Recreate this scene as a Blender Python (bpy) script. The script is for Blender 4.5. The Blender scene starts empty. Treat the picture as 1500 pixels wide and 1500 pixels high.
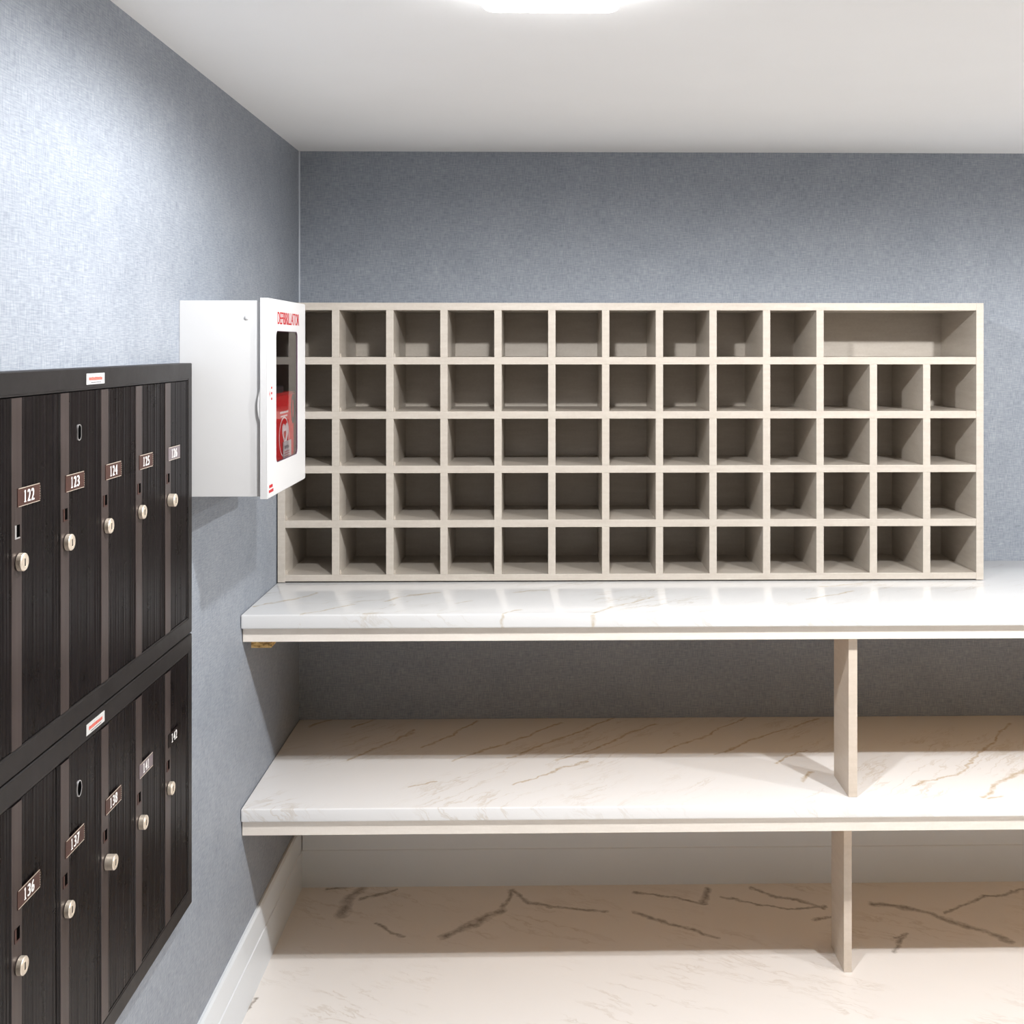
import bpy, bmesh, math, random
from mathutils import Vector, Matrix
random.seed(7)
scn = bpy.context.scene
COL = scn.collection
PI = math.pi

# ------------------------------------------------------------------ camera
cam_d = bpy.data.cameras.new('camera')
cam = bpy.data.objects.new('camera', cam_d); COL.objects.link(cam)
cam.location = (0, 0, 1.432)
cam.rotation_euler = (PI/2, 0, -0.0184)
cam_d.sensor_width = 36.0
cam_d.lens = 1677/1500*36.0
cam_d.shift_x = -(826-750)/1500
cam_d.shift_y = -(750-507)/1500
cam_d.clip_start = 0.02
scn.camera = cam

# ------------------------------------------------------------------ world, exposure
w = bpy.data.worlds.new('world'); scn.world = w; w.use_nodes = True
w.node_tree.nodes['Background'].inputs[0].default_value = (0.5, 0.5, 0.5, 1)
w.node_tree.nodes['Background'].inputs[1].default_value = 0.0
scn.view_settings.view_transform = 'Standard'
scn.view_settings.look = 'None'
scn.view_settings.gamma = 1
scn.view_settings.use_curve_mapping = False
scn.view_settings.exposure = 0.22
LAMP = 80.0          # watts of each ceiling lamp
GLOW = 9.0            # radiance of its diffuser

# ------------------------------------------------------------------ node helpers
class NT:
    def __init__(s, name):
        s.m = bpy.data.materials.new(name); s.m.use_nodes = True
        s.t = s.m.node_tree; s.b = s.t.nodes['Principled BSDF']
    def n(s, typ, **kw):
        x = s.t.nodes.new(typ)
        for k, v in kw.items():
            setattr(x, k, v)
        return x
    def link(s, a, b): s.t.links.new(a, b)
    def val(s, sock, v):
        if isinstance(v, (int, float, tuple)): sock.default_value = v
        else: s.link(v, sock)
    def math(s, op, a, b=None, c=None, clamp=False):
        x = s.n('ShaderNodeMath', operation=op, use_clamp=clamp)
        s.val(x.inputs[0], a)
        if b is not None: s.val(x.inputs[1], b)
        if c is not None: s.val(x.inputs[2], c)
        return x.outputs[0]
    def vmath(s, op, a, b=None, scale=None):
        x = s.n('ShaderNodeVectorMath', operation=op)
        s.val(x.inputs[0], a)
        if b is not None: s.val(x.inputs[1], b)
        if scale is not None: s.val(x.inputs['Scale'], scale)
        return x.outputs['Value'] if op in ('LENGTH', 'DOT_PRODUCT') else x.outputs[0]
    def geo(s): return s.n('ShaderNodeNewGeometry').outputs['Position']
    def mapping(s, vec, scale=(1, 1, 1), rot=(0, 0, 0), loc=(0, 0, 0)):
        x = s.n('ShaderNodeMapping'); s.link(vec, x.inputs[0])
        x.inputs['Scale'].default_value = scale; x.inputs['Rotation'].default_value = rot
        x.inputs['Location'].default_value = loc
        return x.outputs[0]
    def noise(s, vec, scale=5, detail=2, rough=0.5, out='Fac'):
        x = s.n('ShaderNodeTexNoise'); s.link(vec, x.inputs['Vector'])
        x.inputs['Scale'].default_value = scale; x.inputs['Detail'].default_value = detail
        x.inputs['Roughness'].default_value = rough
        return x.outputs[out]
    def ramp(s, fac, stops):
        x = s.n('ShaderNodeValToRGB'); s.link(fac, x.inputs[0])
        e = x.color_ramp.elements
        e[0].position = stops[0][0]; e[0].color = stops[0][1]
        e[1].position = stops[-1][0]; e[1].color = stops[-1][1]
        for p, c in stops[1:-1]:
            k = e.new(p); k.color = c
        return x.outputs[0]
    def mix(s, fac, a, b):
        x = s.n('ShaderNodeMix', data_type='RGBA')
        s.val(x.inputs[0], fac); s.val(x.inputs[6], a); s.val(x.inputs[7], b)
        return x.outputs[2]
    def bump(s, h, strength=0.2, dist=0.001):
        x = s.n('ShaderNodeBump'); s.link(h, x.inputs['Height'])
        x.inputs['Strength'].default_value = strength; x.inputs['Distance'].default_value = dist
        s.link(x.outputs[0], s.b.inputs['Normal'])

def C(r, g, b): return (r, g, b, 1.0)
def G(v): return (v, v, v, 1.0)

def simple(name, col, rough=0.5, metal=0.0, spec=0.5, var=0.04, vscale=30, bump=0.0):
    m = NT(name)
    p = m.geo()
    nz = m.noise(p, vscale, 3)
    lo = tuple(max(0, c*(1-var)) for c in col)+(1.0,); hi = tuple(min(1, c*(1+var)) for c in col)+(1.0,)
    m.link(m.ramp(nz, [(0.3, lo), (0.7, hi)]), m.b.inputs['Base Color'])
    m.b.inputs['Roughness'].default_value = rough
    m.b.inputs['Metallic'].default_value = metal
    m.b.inputs['Specular IOR Level'].default_value = spec
    if bump: m.bump(nz, bump, 0.001)
    return m.m

# linen wallpaper
def wallpaper():
    m = NT('blue_grey_linen_wallpaper')
    p = m.geo()
    sep = m.n('ShaderNodeSeparateXYZ'); m.link(p, sep.inputs[0])
    u = m.math('ADD', sep.outputs[0], sep.outputs[1])
    cmb = m.n('ShaderNodeCombineXYZ'); m.link(u, cmb.inputs[0]); m.link(sep.outputs[2], cmb.inputs[1])
    uv = cmb.outputs[0]
    a = m.noise(m.mapping(uv, (45, 470, 1)), 1.0, 2, 0.6)
    b = m.noise(m.mapping(uv, (470, 45, 1)), 1.0, 2, 0.6)
    c = m.noise(uv, 9, 3, 0.6)
    s = m.math('ADD', m.math('MULTIPLY', a, 0.5), m.math('MULTIPLY', b, 0.5))
    s = m.math('ADD', s, m.math('MULTIPLY', m.math('SUBTRACT', c, 0.5), 0.18))
    col = m.ramp(s, [(0.30, C(0.185, 0.213, 0.252)), (0.5, C(0.285, 0.313, 0.358)), (0.70, C(0.385, 0.41, 0.45))])
    m.link(col, m.b.inputs['Base Color'])
    m.b.inputs['Roughness'].default_value = 0.5
    m.b.inputs['Specular IOR Level'].default_value = 0.22
    m.bump(s, 0.35, 0.0015)
    return m.m

# marble: broad faint procedural veins plus the bold veins as line segments in metres
def marble(name, base, faint, dark, segs, width, rot, faint_amt, gloss, warp=0.03, bold=1.0):
    m = NT(name)
    p = m.geo()
    sp = m.n('ShaderNodeSeparateXYZ'); m.link(p, sp.inputs[0])
    cp = m.n('ShaderNodeCombineXYZ'); m.link(sp.outputs[0], cp.inputs[0])
    m.link(m.math('SUBTRACT', sp.outputs[1], sp.outputs[2]), cp.inputs[1])
    pf = cp.outputs[0]
    wz = m.noise(p, 9, 4, 0.6, 'Color')
    wz2 = m.noise(p, 45, 3, 0.6, 'Color')
    wv = m.vmath('ADD', m.vmath('SCALE', m.vmath('SUBTRACT', wz, (0.5, 0.5, 0.5)), scale=warp*2.6), m.vmath('SCALE', m.vmath('SUBTRACT', wz2, (0.5, 0.5, 0.5)), scale=warp*0.7))
    q = m.vmath('ADD', p, wv)
    # faint veins
    st = m.mapping(m.mapping(m.vmath('ADD', pf, wv), (1, 1, 1), (0, 0, rot)), (1.3, 8, 0))
    n1 = m.noise(st, 2.2, 5, 0.62)
    r1 = m.math('ABSOLUTE', m.math('SUBTRACT', n1, 0.5))
    v1 = m.math('SUBTRACT', 1.0, m.math('MULTIPLY', r1, 38.0), clamp=True)
    msk = m.noise(pf, 3.3, 3, 0.6)
    mk = m.math('MULTIPLY', m.math('SUBTRACT', msk, 0.47), 7.0, clamp=True)
    v1 = m.math('MULTIPLY', v1, mk)
    cloud = m.noise(st, 1.1, 3, 0.5)
    col = m.mix(m.math('MULTIPLY', cloud, 0.35), base, tuple(c*0.9 for c in base[:3])+(1.0,))
    col = m.mix(m.math('MULTIPLY', v1, faint_amt), col, faint)
    if segs:
        acc = None
        flat = m.vmath('MULTIPLY', q, (1, 1, 0))
        for line in segs:
            pts, sw = line
            for a, b in zip(pts[:-1], pts[1:]):
                ab = Vector((b[0]-a[0], b[1]-a[1], 0)); L2 = ab.dot(ab)
                pa = m.vmath('SUBTRACT', flat, (a[0], a[1], 0.0))
                t = m.math('MULTIPLY', m.vmath('DOT_PRODUCT', pa, tuple(ab)), 1.0/L2, clamp=True)
                pr = m.vmath('SCALE', tuple(ab), scale=t)
                d = m.vmath('LENGTH', m.vmath('SUBTRACT', pa, pr))
                k = m.math('SUBTRACT', 1.0, m.math('MULTIPLY', d, 1.0/(width*sw)), clamp=True)
                acc = k if acc is None else m.math('MAXIMUM', acc, k)
        brk = m.noise(p, 34, 5, 0.8)
        acc = m.math('MULTIPLY', acc, m.math('MULTIPLY_ADD', brk, 3.2, -0.9, clamp=True))
        halo = m.math('MULTIPLY', m.math('POWER', acc, 0.8), bold)
        col = m.mix(halo, col, dark)
    m.link(col, m.b.inputs['Base Color'])
    m.b.inputs['Roughness'].default_value = gloss
    m.b.inputs['Specular IOR Level'].default_value = 0.5
    return m.m

def laminate(name, c0, c1, rough=0.32):
    m = NT(name); p = m.geo()
    a = m.noise(m.mapping(p, (14, 14, 90)), 1.0, 3, 0.6)
    b = m.noise(p, 160, 2, 0.6)
    s = m.math('ADD', m.math('MULTIPLY', a, 0.65), m.math('MULTIPLY', b, 0.35))
    m.link(m.ramp(s, [(0.3, c0), (0.7, c1)]), m.b.inputs['Base Color'])
    m.b.inputs['Roughness'].default_value = rough
    m.bump(b, 0.05, 0.0005)
    return m.m

def particle_board(name):
    m = NT(name); p = m.geo()
    a = m.noise(m.mapping(p, (60, 60, 200)), 1.0, 4, 0.7)
    m.link(m.ramp(a, [(0.35, C(0.16, 0.08, 0.02)), (0.5, C(0.62, 0.40, 0.14)), (0.7, C(0.78, 0.60, 0.33))]), m.b.inputs['Base Color'])
    m.b.inputs['Roughness'].default_value = 0.7
    return m.m

def emitter(name, col, strength):
    m = NT(name)
    m.b.inputs['Base Color'].default_value = C(0.9, 0.9, 0.9)
    m.b.inputs['Emission Color'].default_value = col
    m.b.inputs['Emission Strength'].default_value = strength
    return m.m

def bronze(name, lo, hi, rough, metal, stretch=True):
    m = NT(name); p = m.geo()
    sc = (110, 110, 2) if stretch else (60, 60, 60)
    a = m.noise(m.mapping(p, sc), 1.0, 3, 0.6)
    d = m.noise(p, 18, 4, 0.65)
    s = m.math('ADD', m.math('MULTIPLY', a, 0.6), m.math('MULTIPLY', d, 0.4))
    m.link(m.ramp(s, [(0.35, lo), (0.68, hi)]), m.b.inputs['Base Color'])
    m.val(m.b.inputs['Roughness'], m.math('MULTIPLY_ADD', d, 0.25, rough-0.12))
    m.b.inputs['Metallic'].default_value = metal
    m.bump(a, 0.03, 0.0005)
    m.b.inputs['Specular IOR Level'].default_value = 0.5 if metal else 0.16
    return m.m

def pane_material():
    m = NT('clear_acrylic_pane')
    t = m.n('ShaderNodeBsdfTransparent'); t.inputs[0].default_value = C(0.93, 0.90, 0.93)
    g = m.n('ShaderNodeBsdfGlossy'); g.inputs['Roughness'].default_value = 0.015
    f = m.n('ShaderNodeFresnel'); f.inputs[0].default_value = 1.4
    mx = m.n('ShaderNodeMixShader')
    m.link(f.outputs[0], mx.inputs[0]); m.link(t.outputs[0], mx.inputs[1]); m.link(g.outputs[0], mx.inputs[2])
    m.link(mx.outputs[0], m.t.nodes['Material Output'].inputs[0])
    return m.m

M = {}
M['wall'] = wallpaper()
M['bounce_wall'] = simple('warm_bounce_wall', (0.55, 0.49, 0.41), 0.5, var=0.2, vscale=8)  # unseen walls; warm colour invented to tint the bounced light
M['ceiling'] = simple('white_ceiling_paint', (0.94, 0.945, 0.95), 0.75, spec=0.2, var=0.01, vscale=4)
M['base'] = simple('white_baseboard_paint', (0.78, 0.825, 0.87), 0.32, var=0.01, vscale=6)
FV = [([(-0.24, 2.781), (-0.104, 2.903)], 2.0), ([(-0.104, 2.903), (-0.086, 3.015), (-0.035, 2.948), (0.026, 2.925), (0.155, 2.891)], 1.2),
      ([(0.233, 2.889), (0.321, 2.833), (0.422, 2.769)], 1.2), ([(0.242, 3.005), (0.328, 2.967), (0.42, 2.929)], .9),
      ([(0.413, 2.939), (0.433, 3.01)], 1.8), ([(0.849, 2.921), (0.946, 2.894), (1.027, 2.83), (1.118, 2.737)], 1.8),
      ([(1.01, 2.879), (1.144, 2.955), (1.268, 2.994)], .9), ([(-0.507, 2.893), (-0.503, 2.971), (-0.477, 3.026)], 2.6),
      ([(-0.568, 3.032), (-0.497, 3.038)], 1.), ([(-0.468, 2.97), (-0.387, 3.021)], 1.), ([(-0.415, 2.85), (-0.34, 2.783)], 1.),
      ([(0.549, 3.011), (0.644, 2.95), (0.722, 2.905)], 1.), ([(0.47, 2.971), (0.616, 2.9), (0.732, 2.912)], .8),
      ([(0.682, 2.847), (0.729, 2.863)], 1.4), ([(0.827, 2.69), (0.887, 2.767), (0.859, 2.751)], 1.),
      ([(-0.642, 2.431), (-0.628, 2.519)], .7)]
SV = [([(-0.613, 2.989), (-0.554, 3.059)], 1.2), ([(-0.488, 2.986), (-0.445, 3.051)], 1.), ([(-0.467, 2.755), (-0.398, 2.847), (-0.326, 2.957)], 1.),
      ([(-0.363, 2.906), (-0.332, 2.931)], 1.4), ([(-0.295, 2.831), (-0.227, 2.929), (-0.172, 3.035)], 1.), ([(-0.22, 2.736), (-0.094, 2.851), (0.045, 3.014)], 1.),
      ([(-0.082, 2.748), (0.008, 2.849), (0.2, 3.056)], 1.), ([(0.041, 2.732), (0.144, 2.837), (0.295, 2.999)], 1.), ([(0.273, 2.773), (0.427, 2.917), (0.536, 3.038)], .8),
      ([(0.422, 2.77), (0.544, 2.889), (0.736, 3.035)], 1.), ([(0.543, 2.709), (0.643, 2.79)], .7), ([(0.959, 2.496), (1.048, 2.585), (1.124, 2.655)], 1.3),
      ([(0.839, 2.568), (0.977, 2.649), (1.077, 2.782), (1.226, 2.982)], .8), ([(0.974, 2.488), (1.004, 2.502)], 1.2), ([(-0.3, 2.581), (-0.241, 2.608)], .7),
      ([(-0.07, 2.585), (0.106, 2.731)], .7), ([(0.602, 2.593), (0.626, 2.647)], 1.2)]
CV = [([(-0.634, 2.543), (-0.566, 2.61), (-0.526, 2.681)], 1.), ([(-0.519, 2.464), (-0.417, 2.552)], .8), ([(-0.355, 2.592), (-0.307, 2.648), (-0.247, 2.676)], 1.2),
      ([(-0.386, 2.467), (-0.363, 2.473)], 1.2), ([(-0.191, 2.562), (-0.162, 2.589)], 1.), ([(-0.088, 2.456), (-0.045, 2.499)], .8), ([(-0.064, 2.673), (0.008, 2.701)], .8),
      ([(0.11, 2.465), (0.158, 2.528), (0.258, 2.623)], .9), ([(0.659, 2.72), (0.768, 2.757)], .7), ([(0.596, 2.589), (0.728, 2.673)], .8)]
M['floor'] = marble('white_marble_floor', C(0.92, 0.88, 0.845), C(0.60, 0.52, 0.44), C(0.20, 0.16, 0.12), FV, 0.0080, 0.5, 0.45, 0.30, 0.022, bold=0.9)
M['shelf_marble'] = marble('white_marble_shelf', C(0.90, 0.89, 0.885), C(0.56, 0.46, 0.34), C(0.56, 0.44, 0.29), SV, 0.0060, -0.80, 0.40, 0.22, 0.02)
M['counter_marble'] = marble('white_marble_counter', C(0.80, 0.80, 0.80), C(0.50, 0.44, 0.34), C(0.58, 0.50, 0.38), CV, 0.0060, -0.60, 0.40, 0.12, 0.02)
M['laminate'] = laminate('cream_laminate', C(0.50, 0.445, 0.385), C(0.585, 0.535, 0.47))
M['edge'] = laminate('cream_edge_band', C(0.80, 0.735, 0.66), C(0.87, 0.81, 0.74))
M['support'] = laminate('beige_board', C(0.62, 0.53, 0.44), C(0.70, 0.61, 0.52))
M['bounce_board'] = laminate('warm_bounce_underside', C(0.62, 0.36, 0.13), C(0.78, 0.49, 0.20), 0.6)  # unseen undersides; orange picked to warm the shade below by bounce
M['particle'] = particle_board('particle_board')
M['panel'] = bronze('dark_bronze_door', C(0.003, 0.0022, 0.0024), C(0.009, 0.0065, 0.007), 0.30, 0.0)
M['rail'] = bronze('bronze_rail_lightened', C(0.052, 0.039, 0.036), C(0.088, 0.067, 0.063), 0.36, 0.45)  # door bronze again, lightened for the light the raised rail reflects
M['frame'] = bronze('dark_bronze_frame', C(0.016, 0.014, 0.014), C(0.024, 0.021, 0.021), 0.44, 0.4, False)
M['black'] = simple('painted_recess_dark', (0.002, 0.002, 0.002), 0.9, spec=0.0, var=0)  # paints the darkness inside holes, slots and door gaps as black
M['nickel'] = simple('warm_nickel', (0.78, 0.69, 0.58), 0.40, metal=0.6, var=0.08, vscale=200)
M['steel'] = simple('bare_bright_steel', (0.80, 0.79, 0.80), 0.35, metal=0.8)
M['plate'] = simple('brown_number_plate', (0.055, 0.022, 0.016), 0.45, var=0.15, vscale=200)
M['grey_plate'] = simple('grey_number_plate', (0.16, 0.13, 0.14), 0.4, var=0.1, vscale=200)
M['white'] = simple('white_ink', (0.86, 0.84, 0.82), 0.5, var=0.01)
M['sticker'] = simple('off_white_sticker', (0.55, 0.55, 0.54), 0.45, var=0.03, vscale=200)
M['pale_red'] = simple('faded_red_ink', (0.60, 0.13, 0.10), 0.5, var=0.2, vscale=300)
M['grey_ink'] = simple('grey_ink', (0.18, 0.17, 0.18), 0.5)
M['cabinet'] = simple('white_powder_coat', (0.66, 0.66, 0.665), 0.35, var=0.01, vscale=10)
M['cabinet_in'] = simple('grey_cabinet_lining', (0.07, 0.055, 0.065), 0.6, var=0.1, vscale=12)
M['red'] = simple('red_ink', (0.50, 0.008, 0.015), 0.45, var=0.05)
M['pouch'] = simple('red_case_fabric', (0.62, 0.012, 0.015), 0.55, var=0.12, vscale=150, bump=0.15)
M['strap'] = simple('black_webbing', (0.015, 0.015, 0.018), 0.6)
M['pane'] = pane_material()
M['lamp'] = emitter('lamp_diffuser', C(1.0, 0.985, 0.965), GLOW)
M['lamp_side'] = emitter('lamp_diffuser_edge', C(1.0, 1.0, 1.0), 20.0)

# ------------------------------------------------------------------ mesh helpers
def box(bm, x0, x1, y0, y1, z0, z1, bev=0.0, mat=0, seg=2):
    r = bmesh.ops.create_cube(bm, size=1.0)
    vs = r['verts']
    for v in vs:
        v.co = Vector(((x0+x1)/2+v.co.x*(x1-x0), (y0+y1)/2+v.co.y*(y1-y0), (z0+z1)/2+v.co.z*(z1-z0)))
    fs = list({f for v in vs for f in v.link_faces})
    for f in fs: f.material_index = mat
    if bev:
        es = list({e for v in vs for e in v.link_edges})
        o = bmesh.ops.bevel(bm, geom=es, offset=bev, segments=seg, affect='EDGES', profile=0.5)
        for f in o['faces']: f.material_index = mat

def prism(bm, pts, axis, a0, a1, mat=0):
    """polygon pts (u,v) extruded along axis from a0 to a1; axis 'x': (y,z), 'y': (x,z), 'z': (x,y)"""
    def mk(u, v, a):
        return {'x': (a, u, v), 'y': (u, a, v), 'z': (u, v, a)}[axis]
    A = [bm.verts.new(mk(u, v, a0)) for u, v in pts]; B = [bm.verts.new(mk(u, v, a1)) for u, v in pts]
    n = len(pts); fs = [bm.faces.new(A), bm.faces.new(B)]
    for i in range(n): fs.append(bm.faces.new((A[i], A[(i+1) % n], B[(i+1) % n], B[i])))
    for f in fs: f.material_index = mat
    return fs

def cyl_x(bm, y, z, x0, x1, r, n=28, mat=0, cham=0.0):
    if cham:
        rings = [(x0, r), (x1-cham, r), (x1, r-cham)]
    else: rings = [(x0, r), (x1, r)]
    loops = [[bm.verts.new((x, y+rr*math.cos(2*PI*i/n), z+rr*math.sin(2*PI*i/n))) for i in range(n)] for x, rr in rings]
    fs = [bm.faces.new(loops[0]), bm.faces.new(loops[-1])]
    for a, b in zip(loops[:-1], loops[1:]):
        for i in range(n): fs.append(bm.faces.new((a[i], a[(i+1) % n], b[(i+1) % n], b[i])))
    for f in fs: f.material_index = mat

def ring_x(bm, y, z, x0, x1, ry, rz, wd, n=36, mat=0, shape=None):
    out = []; inn = []
    for i in range(n):
        t = 2*PI*i/n; s = shape(t) if shape else 1
        out.append((y+(ry+wd)*s*math.cos(t), z+(rz+wd)*math.sin(t))); inn.append((y+ry*s*math.cos(t), z+rz*math.sin(t)))
    L = [[bm.verts.new((x, u, v)) for u, v in P] for x, P in ((x0, out), (x1, out), (x1, inn), (x0, inn))]
    for k in range(4):
        a, b = L[k], L[(k+1) % 4]
        for i in range(n):
            f = bm.faces.new((a[i], a[(i+1) % n], b[(i+1) % n], b[i])); f.material_index = mat

def rrect(y0, y1, z0, z1, r, n=6):
    pts = []
    for cy, cz, a in ((y1-r, z1-r, 0), (y0+r, z1-r, PI/2), (y0+r, z0+r, PI), (y1-r, z0+r, 1.5*PI)):
        for i in range(n+1):
            t = a+PI/2*i/n; pts.append((cy+r*math.cos(t), cz+r*math.sin(t)))
    return pts

def holed_plate(bm, y0, y1, z0, z1, hole, x0, x1, nper):
    """plate normal to x with a rounded window; hole = rrect points starting at +y+z corner, ccw"""
    corners = [(y1, z1), (y0, z1), (y0, z0), (y1, z0)]
    def side(x):
        o = [bm.verts.new((x, a, b)) for a, b in corners]; h = [bm.verts.new((x, a, b)) for a, b in hole]
        N = len(h)
        for k in range(4):
            for i in range(nper):
                bm.faces.new((o[k], h[k*(nper+1)+i], h[k*(nper+1)+i+1]))
            j = k*(nper+1)+nper
            bm.faces.new((o[k], h[j], h[(j+1) % N], o[(k+1) % 4]))
        return o, h
    oa, ha = side(x0); ob, hb = side(x1)
    for a, b in ((oa, ob), (ha, hb)):
        for i in range(len(a)): bm.faces.new((a[i], a[(i+1) % len(a)], b[(i+1) % len(a)], b[i]))

def obj(name, bm, mats, parent=None, origin=None, smooth=False, label=None, recalc=True):
    if recalc: bmesh.ops.recalc_face_normals(bm, faces=bm.faces[:])
    me = bpy.data.meshes.new(name)
    off = Vector((0, 0, 0))
    if parent is not None: off = WL[parent.name]
    elif origin is not None: off = Vector(origin)
    bmesh.ops.translate(bm, verts=bm.verts[:], vec=-off)
    bm.to_mesh(me); bm.free()
    o = bpy.data.objects.new(name, me); COL.objects.link(o)
    for m in (mats if isinstance(mats, (list, tuple)) else [mats]): me.materials.append(m)
    if smooth:
        for p in me.polygons: p.use_smooth = True
        me.set_sharp_from_angle(angle=math.radians(35))
    if parent is not None: o.parent = parent
    elif origin is not None: o.location = off
    WL[o.name] = off.copy()
    if label: o['label'] = label
    return o

WL = {}   # world origin of every object built (no rotations are used)
def thing(name, label, cat, loc, group=None):
    o = bpy.data.objects.new(name, None); COL.objects.link(o); o.location = loc
    o.empty_display_size = 0.05
    o['label'] = label; o['category'] = cat
    if group: o['group'] = group
    WL[o.name] = Vector(loc)
    return o
def tag(o, label, cat, group=None):
    o['label'] = label; o['category'] = cat
    if group: o['group'] = group
    return o
def struct(name, bm, m):
    o = obj(name, bm, m); o['kind'] = 'structure'; return o
def nb(): return bmesh.new()

def text_pts(s):
    cu = bpy.data.curves.new('lettering', 'FONT'); cu.body = s; cu.resolution_u = 6
    o = bpy.data.objects.new('lettering', cu); COL.objects.link(o)
    dg = bpy.context.evaluated_depsgraph_get()
    me = bpy.data.meshes.new_from_object(o.evaluated_get(dg), depsgraph=dg)
    vs = [tuple(v.co) for v in me.vertices]; fs = [tuple(p.vertices) for p in me.polygons]
    bpy.data.objects.remove(o); bpy.data.curves.remove(cu); bpy.data.meshes.remove(me)
    return vs, fs
def text_on_x(bm, s, y0, y1, z0, z1, x, bold=0.0, mat=0):
    """lettering on a plane facing +x, fitted to the rectangle, reading towards +y"""
    vs, fs = text_pts(s)
    ax = min(v[0] for v in vs); bx = max(v[0] for v in vs); ay = min(v[1] for v in vs); by = max(v[1] for v in vs)
    shifts = [0.0] if not bold else [-bold, 0.0, bold]
    for k, sh in enumerate(shifts):
        nv = [bm.verts.new((x+0.00003*k, y0+(v[0]-ax)/(bx-ax)*(y1-y0)+sh, z0+(v[1]-ay)/(by-ay)*(z1-z0))) for v in vs]
        for f in fs:
            try:
                g = bm.faces.new([nv[i] for i in f]); g.material_index = mat
            except ValueError: pass

# ------------------------------------------------------------------ the room
XW, YB, XR, YF, ZC = -0.6468, 3.05, 3.4, -2.0, 1.949
b = nb(); box(b, XW-0.08, XR+0.08, YF-0.08, YB+0.08, -0.08, 0); struct('floor', b, M['floor'])
b = nb(); box(b, XW-0.08, XR+0.08, YF-0.08, YB+0.08, ZC, ZC+0.08); struct('ceiling', b, M['ceiling'])
b = nb(); box(b, XW-0.08, XW, YF, YB+0.08, 0, ZC); struct('wall_left', b, M['wall'])
b = nb(); box(b, XW, XR, YB, YB+0.08, 0, ZC); struct('wall_back', b, M['wall'])
b = nb(); box(b, XR, XR+0.08, YF, YB+0.08, 0, ZC); struct('wall_right', b, M['bounce_wall'])
b = nb(); box(b, XW-0.08, XR+0.08, YF-0.08, YF, 0, ZC); struct('wall_front', b, M['bounce_wall'])
# baseboards: two-step profile
def base_prof(d, s):   # (offset from wall, z)
    return [(d, 0), (d+s*0.0105, 0), (d+s*0.0105, 0.0965), (d+s*0.0085, 0.0985), (d+s*0.0085, 0.158), (d+s*0.005, 0.164), (d, 0.164)]
b = nb(); prism(b, base_prof(XW, 1), 'y', YF, YB); struct('baseboard_left', b, M['base'])
b = nb(); prism(b, base_prof(YB, -1), 'x', XW+0.0105, XR); struct('baseboard_back', b, M['base'])
# caulk bead in the corner of the two papered walls
b = nb(); prism(b, [(XW, YB), (XW+0.003, YB), (XW, YB-0.003)], 'z', 0.886, ZC)
struct('trim_1', b, simple('corner_bead', (0.50, 0.54, 0.60), 0.5))

# ------------------------------------------------------------------ ceiling lamps
def ceiling_lamp(x, y, label, power=1.0):
    t = thing('ceiling_lamp', label, 'lamp', (x, y, ZC), 'flat ceiling lamps of the mail room')
    b = nb(); box(b, x-0.094, x+0.094, y-0.095, y+0.095, ZC-0.010, ZC, 0.002); obj('lamp_base', b, M['cabinet'], t)
    b = nb()
    hx, hy, r, n = 0.099, 0.100, 0.02, 6
    pts = [(x+p[0], y+p[1]) for p in rrect(-hx, hx, -hy, hy, r, n)]
    z1, z0 = ZC-0.010, ZC-0.030
    A = [b.verts.new((u, v, z1)) for u, v in pts]
    B = [b.verts.new((u, v, z0+0.004)) for u, v in pts]
    Cc = [b.verts.new((x+(u-x)*0.97, y+(v-y)*0.975, z0)) for u, v in pts]
    N = len(pts)
    for P, Q in ((A, B), (B, Cc)):
        for i in range(N):
            f = b.faces.new((P[i], P[(i+1) % N], Q[(i+1) % N], Q[i])); f.material_index = 1
    f = b.faces.new(Cc); f.material_index = 0
    f = b.faces.new(A); f.material_index = 1
    obj('lamp_diffuser', b, [M['lamp'], M['lamp_side']], t)
    ld = bpy.data.lights.new('lamp_light', 'SPOT'); ld.energy = LAMP*power; ld.color = (1.0, 1.0, 1.0)
    ld.spot_size = PI; ld.spot_blend = 0.33; ld.shadow_soft_size = 0.028
    lo = bpy.data.objects.new('lamp_light', ld); COL.objects.link(lo); lo.parent = t; lo.location = (0, 0.03, -0.033)
    return t
ceiling_lamp(0.012, 1.575, 'glowing white flat lamp on the ceiling above the cubby shelf', 0.84)
ceiling_lamp(1.17, 1.50, 'second glowing flat lamp on the ceiling further right', 1.15)
ceiling_lamp(2.35, 1.50, 'third glowing flat lamp added out of view to light the right side', 1.1)  # added lamp out of view, brightens the right end

# ------------------------------------------------------------------ counter and lower shelf (stone slab on wooden edge board)
YS = 2.46
def slab_shelf(zt, th, zb, mat, name, label, cat, over):
    t = thing(name, label, cat, ((XW+XR)/2, YS, zb))
    b = nb(); box(b, XW+0.0008, XR-0.001, YS, YB-0.0005, zt-th, zt, 0.0032, seg=3)
    obj('marble_slab', b, mat, t, smooth=True)
    b = nb(); box(b, XW+0.0015, XR-0.001, YS+over, YS+over+0.02, zb, zt-th-0.0004, 0.0008)
    obj('edge_board', b, M['edge'], t)
    b = nb(); box(b, XW+0.0015, XR-0.001, YS+over+0.0204, YB-0.001, zb+0.004, zt-th-0.0004)
    obj('underside_board', b, M['bounce_board'], t)
    return t
ct = slab_shelf(0.857, 0.0305, 0.7955, M['counter_marble'], 'counter', 'white marble topped counter carrying the cream pigeonhole shelf', 'counter', 0.0145)
sh = slab_shelf(0.4415, 0.0285, 0.381, M['shelf_marble'], 'low_shelf', 'lower white marble shelf running below the counter', 'shelf', 0.0095)
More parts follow.
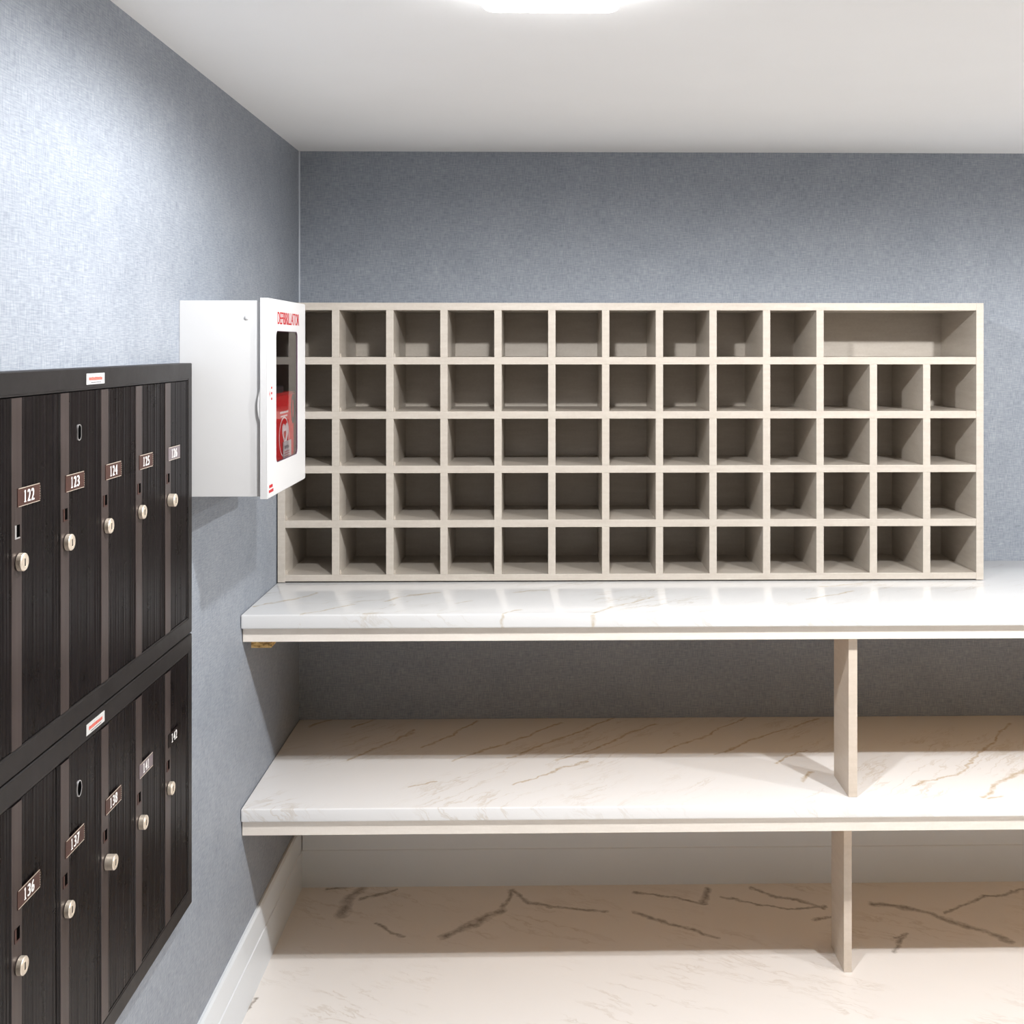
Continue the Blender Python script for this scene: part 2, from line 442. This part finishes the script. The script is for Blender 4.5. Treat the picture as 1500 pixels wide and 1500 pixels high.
b = nb(); box(b, -0.632, -0.588, YS+0.032, YS+0.075, 0.7780, 0.7990, 0.0008); obj('cleat', b, M['particle'], ct, label='golden particle board offcut')
b = nb(); box(b, 0.262, 0.545, YS+0.045, YS+0.065, 0.3755, 0.3845); obj('filler_strip', b, simple('orange_brown_strip', (0.60, 0.33, 0.20), 0.6), sh, label='orange brown strip')

def support(x0, x1, y0, y1, z0, z1, label):
    b = nb(); box(b, x0, x1, y0, y1, z0, z1, 0.0008)
    tag(obj('shelf_support', b, M['support'], origin=((x0+x1)/2, (y0+y1)/2, z0)), label, 'support', 'upright cream supports')
support(0.671, 0.6905, 2.501, 2.628, 0.4417, 0.7992, 'upper cream upright board standing on the marble shelf under the counter')
support(0.688, 0.7065, 2.605, 2.718, 0.0002, 0.3848, 'lower cream upright board standing on the marble floor')

# ------------------------------------------------------------------ pigeonhole shelf
X0, X1, Y0, Y1, Z0, Z1, T = -0.6435, 1.0815, 2.79, 3.045, 0.8585, 1.5375, 0.0180
cb = thing('pigeonhole_shelf', 'cream wooden pigeonhole mail sorter with many square cubbies on the counter', 'shelf', ((X0+X1)/2, Y0, Z0))
NX, NZ = 13, 5
px_ = (X1-X0-T)/NX; pz_ = (Z1-Z0-T)/NZ
YI = Y1-0.006
bev = 0.0005
b = nb(); box(b, X0, X0+T, Y0, Y1, Z0, Z1, bev); obj('side_panel', b, M['laminate'], cb)
b = nb(); box(b, X1-T, X1, Y0, Y1, Z0, Z1, bev); obj('side_panel', b, M['laminate'], cb)
b = nb(); box(b, X0+T, X1-T, Y0+0.0006, Y1, Z0+0.0022, Z0+T, bev); obj('bottom_panel', b, M['laminate'], cb)
b = nb(); box(b, X0+T, X1-T, Y0+0.0004, Y1, Z1-T, Z1, bev); obj('top_panel', b, M['laminate'], cb)
b = nb(); box(b, X0+T, X1-T, YI, Y1-0.0005, Z0+T, Z1-T); obj('back_panel', b, M['laminate'], cb)
for k in range(1, NZ):
    z = Z0+k*pz_
    b = nb(); box(b, X0+T, X1-T, Y0+0.0008, YI, z, z+T, bev); obj('shelf_board', b, M['laminate'], cb)
for i in range(1, NX):
    x = X0+i*px_
    b = nb()
    for k in range(NZ):
        if k == NZ-1 and i > 10: continue
        zz0, zz1 = Z0+k*pz_+T, Z0+(k+1)*pz_
        box(b, x, x+T, Y0+0.0003, YI, zz0, zz1, 0.0004)
    obj('divider', b, M['laminate'], cb)
for i in range(3):       # small white corner connectors at the front left foot of the leftmost cubbies
    for k in range(NZ):
        x = X0+i*px_+T; z = Z0+k*pz_+T
        b = nb()
        prism(b, [(x, z), (x+0.0035, z), (x+0.0028, z+0.006), (x+0.0015, z+0.009), (x, z+0.009)], 'y', Y0+0.012, Y0+0.020)
        obj('corner_connector', b, M['laminate'], cb)

# ------------------------------------------------------------------ wall mailboxes
XFACE = -0.620
YR, NDOOR, STILE = 2.035, 6, 0.0195
DW = 0.1358
YL = YR-2*STILE-NDOOR*DW
def illegible(bm, y0, y1, z0, z1, x, n, mat, gap=0.25):
    w_ = (y1-y0)/n
    for i in range(n):
        h = (z1-z0)*random.uniform(0.8, 1.0)
        box(bm, x-0.0001, x+0.0001, y0+i*w_, y0+(i+1-gap)*w_, z0, z0+h, mat=mat)

def sloted(s): return s
def mailbox_unit(zb, zt, numbers, label, plate_dz, slot_dz, lock_dz, hole_door, hole_z, kinds, protr):
    t = thing('mailbox_unit', label, 'mailbox', (XW, (YL+YR)/2, zb), 'wall mounted mailbox banks')
    x = XFACE
    # carcass behind the doors
    b = nb(); box(b, XW+0.0005, x-0.008, YL+0.003, YR-0.003, zb+0.003, zt-0.003); obj('carcass', b, M['black'], t)
    # frame: four mitred bars with a raised inner lip
    b = nb()
    fw = 0.0305
    y0, y1, z0, z1 = YL, YR, zb+0.0008, zt-0.0008
    iy0, iy1, iz0, iz1 = YL+STILE, YR-STILE, zb+fw, zt-fw
    def mitre(o, i):
        ringO = [(o[0], o[2]), (o[1], o[2]), (o[1], o[3]), (o[0], o[3])]; ringI = [(i[0], i[2]), (i[1], i[2]), (i[1], i[3]), (i[0], i[3])]
        prof = [(0, XW+0.0005), (0, x-0.0015), (0.05, x), (0.90, x), (0.93, x-0.0008), (1.0, x-0.0008), (1.0, x-0.010), (0.5, x-0.010), (0.5, XW+0.0005)]
        loops = [[b.verts.new((h, ringO[k][0]+(ringI[k][0]-ringO[k][0])*f_, ringO[k][1]+(ringI[k][1]-ringO[k][1])*f_)) for k in range(4)] for f_, h in prof]
        for a in range(len(loops)):
            P, Q = loops[a], loops[(a+1) % len(loops)]
            for k in range(4): b.faces.new((P[k], P[(k+1) % 4], Q[(k+1) % 4], Q[k]))
    mitre((y0, y1, z0, z1), (iy0, iy1, iz0, iz1))
    obj('frame', b, M['frame'], t)
    dz0, dz1 = iz0+0.0015, iz1-0.0015
    # maker's label on the top bar
    yc = (YL+YR)/2-0.012
    b = nb(); box(b, x-0.0002, x+0.0006, yc-0.030, yc+0.034, zt-0.0235, zt-0.0085)
    illegible(b, yc-0.022, yc+0.026, zt-0.0180, zt-0.0130, x+0.0007, 9, 1, 0.12)
    illegible(b, yc-0.014, yc+0.022, zt-0.0217, zt-0.0203, x+0.0007, 12, 2, 0.2)
    illegible(b, yc-0.010, yc+0.012, zt-0.0112, zt-0.0102, x+0.0007, 6, 3, 0.2)
    obj('label_sticker', b, [M['sticker'], M['pale_red'], M['grey_ink'], M['sticker']], t, label='small white label with faded red lettering')
    for d in range(NDOOR):
        ya = iy0+d*DW
        gap = 0.0008 if not (zb < 0.9 and d == 2) else 0.0032
        prof = [(gap, -0.006), (gap, -0.0020), (gap+0.0015, -0.0010), (0.0075, -0.0010), (0.0100, 0.0006), (0.0108, 0.0010), (0.0355, 0.0010), (0.0368, 0.0004), (0.0378, -0.0015)]
        nfl = 9
        for q in range(nfl):
            u0 = 0.0400+q*(0.1285-0.0400)/nfl; du = (0.1285-0.0400)/nfl
            prof += [(u0, -0.0018), (u0+du*0.25, -0.0012-0.0002*(q % 3)), (u0+du*0.6, -0.0012), (u0+du*0.85, -0.0020)]
        prof += [(0.1292, -0.0012), (0.1318, -0.0008), (DW-0.0010, -0.0012), (DW-0.0010, -0.006)]
        b = nb()
        A = [b.verts.new((x+h, ya+u, dz0)) for u, h in prof]; B = [b.verts.new((x+h, ya+u, dz1)) for u, h in prof]
        n = len(prof); b.faces.new(A); b.faces.new(B)
        for i in range(n):
            f = b.faces.new((A[i], A[(i+1) % n], B[(i+1) % n], B[i]))
            f.material_index = 1 if 4 <= i <= 6 else 0
        door = obj('door', b, [M['panel'], M['rail']], t)
        # lock
        pr = protr.get(d, 0.0042)
        yl, zl = ya+0.0275, zt-lock_dz
        b = nb(); cyl_x(b, yl, zl, x+0.0020, x+0.0044+pr, 0.0107, mat=0, cham=0.0010)
        xx = x+0.0044+pr
        box(b, xx-0.0002, xx+0.0002, yl-0.0011, yl+0.0011, zl-0.0048, zl+0.0040, mat=1)
        ring_x(b, yl, zl, xx-0.0001, xx+0.0003, 0.0060, 0.0060, 0.0006, mat=0)
        obj('lock', b, [M['nickel'], M['black']], door, smooth=True)
        # viewing slot
        if numbers[d] is None: continue
        ys, zs = ya+0.0215, zt-slot_dz
        b = nb()
        box(b, x+0.0007, x+0.0013, ys-0.001, ys+0.0085, zs-0.0072, zs+0.0072, mat=1)  # solid black block painting the dark of the slot
        box(b, x+0.0007, x+0.0017, ys-0.0050, ys-0.001, zs-0.0090, zs+0.0072, mat=0)
        box(b, x+0.0007, x+0.0017, ys-0.001, ys+0.0085, zs-0.0090, zs-0.0075, mat=0)
        obj('viewing_slot', b, [M['steel'] if kinds[d] == 'bright' else M['plate'], M['black']], door)
        # number plate
        yp, zp = ya+0.0235, zt-plate_dz
        pm = M['grey_plate'] if kinds[d] == 'grey' else (M['panel'] if kinds[d] == 'dark' else M['plate'])
        b = nb()
        wl, hl = 0.0600, 0.0220
        box(b, x+0.0009, x+0.0017, yp, yp+wl, zp-hl/2, zp+hl/2, mat=0)
        if kinds[d] != 'dark':
            box(b, x+0.0016, x+0.0021, yp+0.002, yp+wl-0.002, zp+hl/2-0.0009, zp+hl/2, mat=2)
            box(b, x+0.0016, x+0.0021, yp+0.002, yp+wl-0.001, zp-hl/2, zp-hl/2+0.0007, mat=2)
            if kinds[d] != 'grey':
                for q in range(6):
                    box(b, x+0.0016, x+0.0020, yp+wl-0.0008, yp+wl-0.0001, zp-hl/2+0.002+q*0.003, zp-hl/2+0.0036+q*0.003, mat=2)
        s = numbers[d]; g0 = yp+0.0150; gw = 0.0100
        for q, ch in enumerate(s):
            a0 = g0+q*gw
            if ch == '1':
                text_on_x(b, 'I', a0+0.0030, a0+0.0054, zp-0.0068, zp+0.0072, x+0.0019, 0.0, 1)
                box(b, x+0.0017, x+0.0020, a0+0.0016, a0+0.0068, zp-0.0072, zp-0.0060, mat=1)
                prism(b, [(a0+0.0016, zp+0.0050), (a0+0.0034, zp+0.0056), (a0+0.0034, zp+0.0072)], 'x', x+0.0017, x+0.0020, 1)
            else:
                text_on_x(b, ch, a0+0.0010, a0+0.0080, zp-0.0072, zp+0.0072, x+0.0019, 0.0007, 1)
        obj('number_plate', b, [pm, M['white'], M['nickel']], door, label={'grey': 'grey number plate', 'dark': 'dark number plate', 'brown': 'brown number plate', 'bright': 'brown number plate'}[kinds[d]]+' reading '+s)
        if d == hole_door:
            yh = ya+0.072; shp = (lambda tt: 1.0-0.25*abs(math.cos(tt))**6) if zb > 0.9 else None
            b = nb()
            pts = []
            for i in range(28):
                tt = 2*PI*i/28; pts.append((yh+0.0068*math.cos(tt)*(0.8 if zb > 0.9 and abs(math.sin(tt)) < 0.3 else 1), hole_z+0.0098*math.sin(tt)))
            prism(b, pts, 'x', x-0.0030, x-0.0003, 1)  # solid black disc in place of the hole's dark depth
            ring_x(b, yh, hole_z, x-0.0025, x+0.0001, 0.0068, 0.0098, 0.0011, mat=0, shape=shp)
            obj('punched_hole', b, [M['steel'], M['black']], door, label='bare metal rimmed hole with painted black inside')
    return t
mailbox_unit(0.9262, 1.4030, [None, '122', '123', '124', '125', '126'],
             'upper dark bronze bank of mailbox doors numbered 122 to 126 on left wall',
             0.150, 0.189, 0.226, 2, 1.3165, [None, 'bright', 'brown', 'brown', 'brown', 'grey'], {5: 0.0085})
mailbox_unit(0.4480, 0.9256, [None, '136', '137', '138', '141', '142'],
             'lower dark bronze bank of mailbox doors numbered 136 to 142 on left wall',
             0.1475, 0.186, 0.2255, 2, 0.8400, [None, 'brown', 'brown', 'brown', 'grey', 'dark'], {3: 0.0100, 4: 0.0065})

# ------------------------------------------------------------------ defibrillator cabinet
AX0, AX1 = XW+0.0005, -0.5035
AY0, AY1, AZ0, AZ1 = 2.050, 2.356, 1.1640, 1.5135
ac = thing('defibrillator_cabinet', 'white metal defibrillator cabinet with glazed door mounted on the left wall', 'cabinet', (AX0, (AY0+AY1)/2, AZ0))
b = nb(); tk = 0.0015
box(b, AX0, AX1, AY0, AY0+tk, AZ0, AZ1); box(b, AX0, AX1, AY1-tk, AY1, AZ0, AZ1)
box(b, AX0, AX1, AY0+tk, AY1-tk, AZ0, AZ0+tk); box(b, AX0, AX1, AY0+tk, AY1-tk, AZ1-tk, AZ1)
box(b, AX0, AX0+tk, AY0+tk, AY1-tk, AZ0+tk, AZ1-tk)
obj('cabinet_body', b, M['cabinet'], ac)
b = nb(); g = tk+0.0006
box(b, AX0+g, AX0+g+0.001, AY0+g, AY1-g, AZ0+g, AZ1-g)
box(b, AX0+g, AX1-0.002, AY1-g-0.001, AY1-g, AZ0+g, AZ1-g)
box(b, AX0+g, AX1-0.002, AY0+g, AY0+g+0.001, AZ0+g, AZ1-g)
box(b, AX0+g, AX1-0.002, AY0+g, AY1-g, AZ0+g, AZ0+g+0.001)
obj('cabinet_lining', b, M['cabinet_in'], ac)
b = nb(); DX0, DX1 = -0.5022, -0.4880; DY0, DY1, DZ0, DZ1 = 2.0440, 2.3620, 1.1600, 1.5180
hole = rrect(2.105, 2.290, 1.2180, 1.4602, 0.012, 6)
holed_plate(b, DY0, DY1, DZ0, DZ1, hole, DX1-0.0025, DX1, 6)
es = [e for e in b.edges if e.is_boundary is False and all(abs(v.co.x-DX1) < 1e-5 for v in e.verts) and
      (all(abs(v.co.y-DY0) < 1e-5 for v in e.verts) or all(abs(v.co.y-DY1) < 1e-5 for v in e.verts) or all(abs(v.co.z-DZ0) < 1e-5 for v in e.verts) or all(abs(v.co.z-DZ1) < 1e-5 for v in e.verts))]
bmesh.ops.bevel(b, geom=es, offset=0.0015, segments=2, affect='EDGES')
rx0, rx1, rw = DX0, DX1-0.0024, 0.003
box(b, rx0, rx1, DY0, DY0+rw, DZ0, DZ1); box(b, rx0, rx1, DY1-rw, DY1, DZ0, DZ1)
box(b, rx0, rx1, DY0+rw, DY1-rw, DZ0, DZ0+rw); box(b, rx0, rx1, DY0+rw, DY1-rw, DZ1-rw, DZ1)
dr = obj('door', b, M['cabinet'], ac)
b = nb()
ho, hi = rrect(2.1051, 2.2899, 1.2181, 1.4601, 0.0119, 6), rrect(2.1058, 2.2886, 1.2190, 1.4592, 0.0112, 6)
L = [[b.verts.new((xx, u, v)) for u, v in P] for xx, P in ((DX1-0.0030, ho), (DX1-0.0006, ho), (DX1-0.0006, hi), (DX1-0.0030, hi))]
for k in range(4):
    for i in range(len(ho)):
        j = (i+1) % len(ho); b.faces.new((L[k][i], L[k][j], L[(k+1) % 4][j], L[(k+1) % 4][i]))
obj('window_edge_darkener', b, simple('plum_edge_shade', (0.10, 0.05, 0.08), 0.6), dr)  # ring added to darken the lit edge of the window opening
b = nb(); pts = rrect(2.1055, 2.2893, 1.2186, 1.4596, 0.0114, 6)
vs = [b.verts.new((DX1-0.0018, u, v)) for u, v in pts]; b.faces.new(vs)
b.normal_update()
if b.faces[:][0].normal.x < 0: bmesh.ops.reverse_faces(b, faces=b.faces[:])
obj('window_pane', b, M['pane'], dr, recalc=False)
b = nb(); ring_pts = None
text_on_x(b, 'DEFIBRILLATOR', 2.116, 2.300, 1.4725, 1.4955, DX1+0.0003, 0.0008)
obj('lettering', b, M['red'], dr, label='red DEFIBRILLATOR lettering')
b = nb()    # tiny red arrow with three small illegible words beside it
prism(b, [(2.0515, 1.3465), (2.0570, 1.3520), (2.0570, 1.3410)], 'x', DX1, DX1+0.0003)
for zz in (1.3575, 1.3475, 1.3375):
    illegible(b, 2.065, 2.075, zz-0.0022, zz+0.0022, DX1+0.0002, 3, 0, 0.35)
obj('opening_mark', b, M['red'], dr, label='small red arrow and wording')
b = nb()
for zz, a_, c_ in ((1.1810, 2.052, 2.078), (1.1725, 2.049, 2.084)):
    illegible(b, a_, c_, zz-0.0028, zz+0.0028, DX1+0.0002, 6, 0, 0.25)
obj('maker_mark', b, M['red'], dr, label='two small lines of red wording')
# curved finger pull folded out at the near edge of the door
b = nb(); pts = [(DX0+0.0004, 1.3600)]
for i in range(13):
    tt = i/12; pts.append((-0.5022-0.0052*math.sin(PI*tt)**0.8, 1.3560-0.060*tt))
pts.append((DX0+0.0004, 1.2920))
prism(b, pts, 'y', AY0-0.0050, AY0-0.0008); obj('finger_pull', b, M['cabinet'], dr)
b = nb()
n = 18; R = [(0.0045, 0.0), (0.0040, 0.0016), (0.0022, 0.0026)]
L = [[b.verts.new((-0.527+r*math.cos(2*PI*i/n), AY0-h, 1.4830+r*math.sin(2*PI*i/n))) for i in range(n)] for r, h in R]
for a, c in zip(L[:-1], L[1:]):
    for i in range(n): b.faces.new((a[i], a[(i+1) % n], c[(i+1) % n], c[i]))
b.faces.new(L[0]); b.faces.new(L[-1])
obj('rivet', b, M['cabinet'], ac, smooth=True)

# ------------------------------------------------------------------ red defibrillator case inside the cabinet
pc = thing('defibrillator_case', 'red soft defibrillator case with white heart emblem inside the glazed cabinet', 'case', (-0.56, 2.22, 1.1675))
PX0, PX1 = -0.625, -0.4965
b = nb()
out = rrect(2.075, 2.345, 1.1675, 1.342, 0.024, 6)
A = [b.verts.new((PX0, u, v)) for u, v in out]; B = [b.verts.new((PX1-0.006, u, v)) for u, v in out]
cy, cz = 2.21, 1.255
D = [b.verts.new((PX1, cy+(u-cy)*0.965, cz+(v-cz)*0.945)) for u, v in out]
N = len(out)
b.faces.new(A); b.faces.new(D)
for P, Q in ((A, B), (B, D)):
    for i in range(N): b.faces.new((P[i], P[(i+1) % N], Q[(i+1) % N], Q[i]))
obj('case_body', b, M['pouch'], pc, smooth=True)
b = nb(); box(b, PX1-0.030, PX1-0.004, 2.085, 2.222, 1.3422, 1.3560, 0.003); obj('carry_handle', b, M['strap'], pc, label='black carry handle')
b = nb(); ring_x(b, 2.283, 1.308, PX1-0.004, PX1+0.0006, 0.006, 0.020, 0.009); obj('side_loop', b, M['strap'], pc, label='dark side loop')
b = nb(); ring_x(b, 2.205, 1.258, PX1, PX1+0.0008, 0.039, 0.036, 0.0026)
def heart(y, z, s):
    P = []
    for i in range(40):
        tt = 2*PI*i/40
        P.append((y+s*16*math.sin(tt)**3/16, z+s*(13*math.cos(tt)-5*math.cos(2*tt)-2*math.cos(3*tt)-math.cos(4*tt))/16))
    return P
prism(b, heart(2.214, 1.264, 0.026), 'x', PX1, PX1+0.0010)
prism(b, heart(2.209, 1.262, 0.010), 'x', PX1+0.0009, PX1+0.0014, 1)
obj('emblem', b, [M['white'], M['pale_red']], pc, smooth=False, label='white heart in a ring')
b = nb()
illegible(b, 2.172, 2.242, 1.3035, 1.3080, PX1+0.0004, 9, 0, 0.2); illegible(b, 2.177, 2.234, 1.2965, 1.3000, PX1+0.0004, 7, 0, 0.2)
obj('case_wording', b, M['white'], pc, label='two lines of small white wording')
b = nb(); box(b, PX1+0.0008, PX1+0.0022, 2.192, 2.259, 1.2090, 1.2490)
illegible(b, 2.201, 2.243, 1.2350, 1.2410, PX1+0.0024, 4, 1, 0.3)
for q in range(4): illegible(b, 2.201, 2.247, 1.2150+q*0.0045, 1.2168+q*0.0045, PX1+0.0024, 7, 2, 0.3)
obj('paper_tag', b, [M['sticker'], M['grey_ink'], M['pale_red']], pc, label='white printed tag')
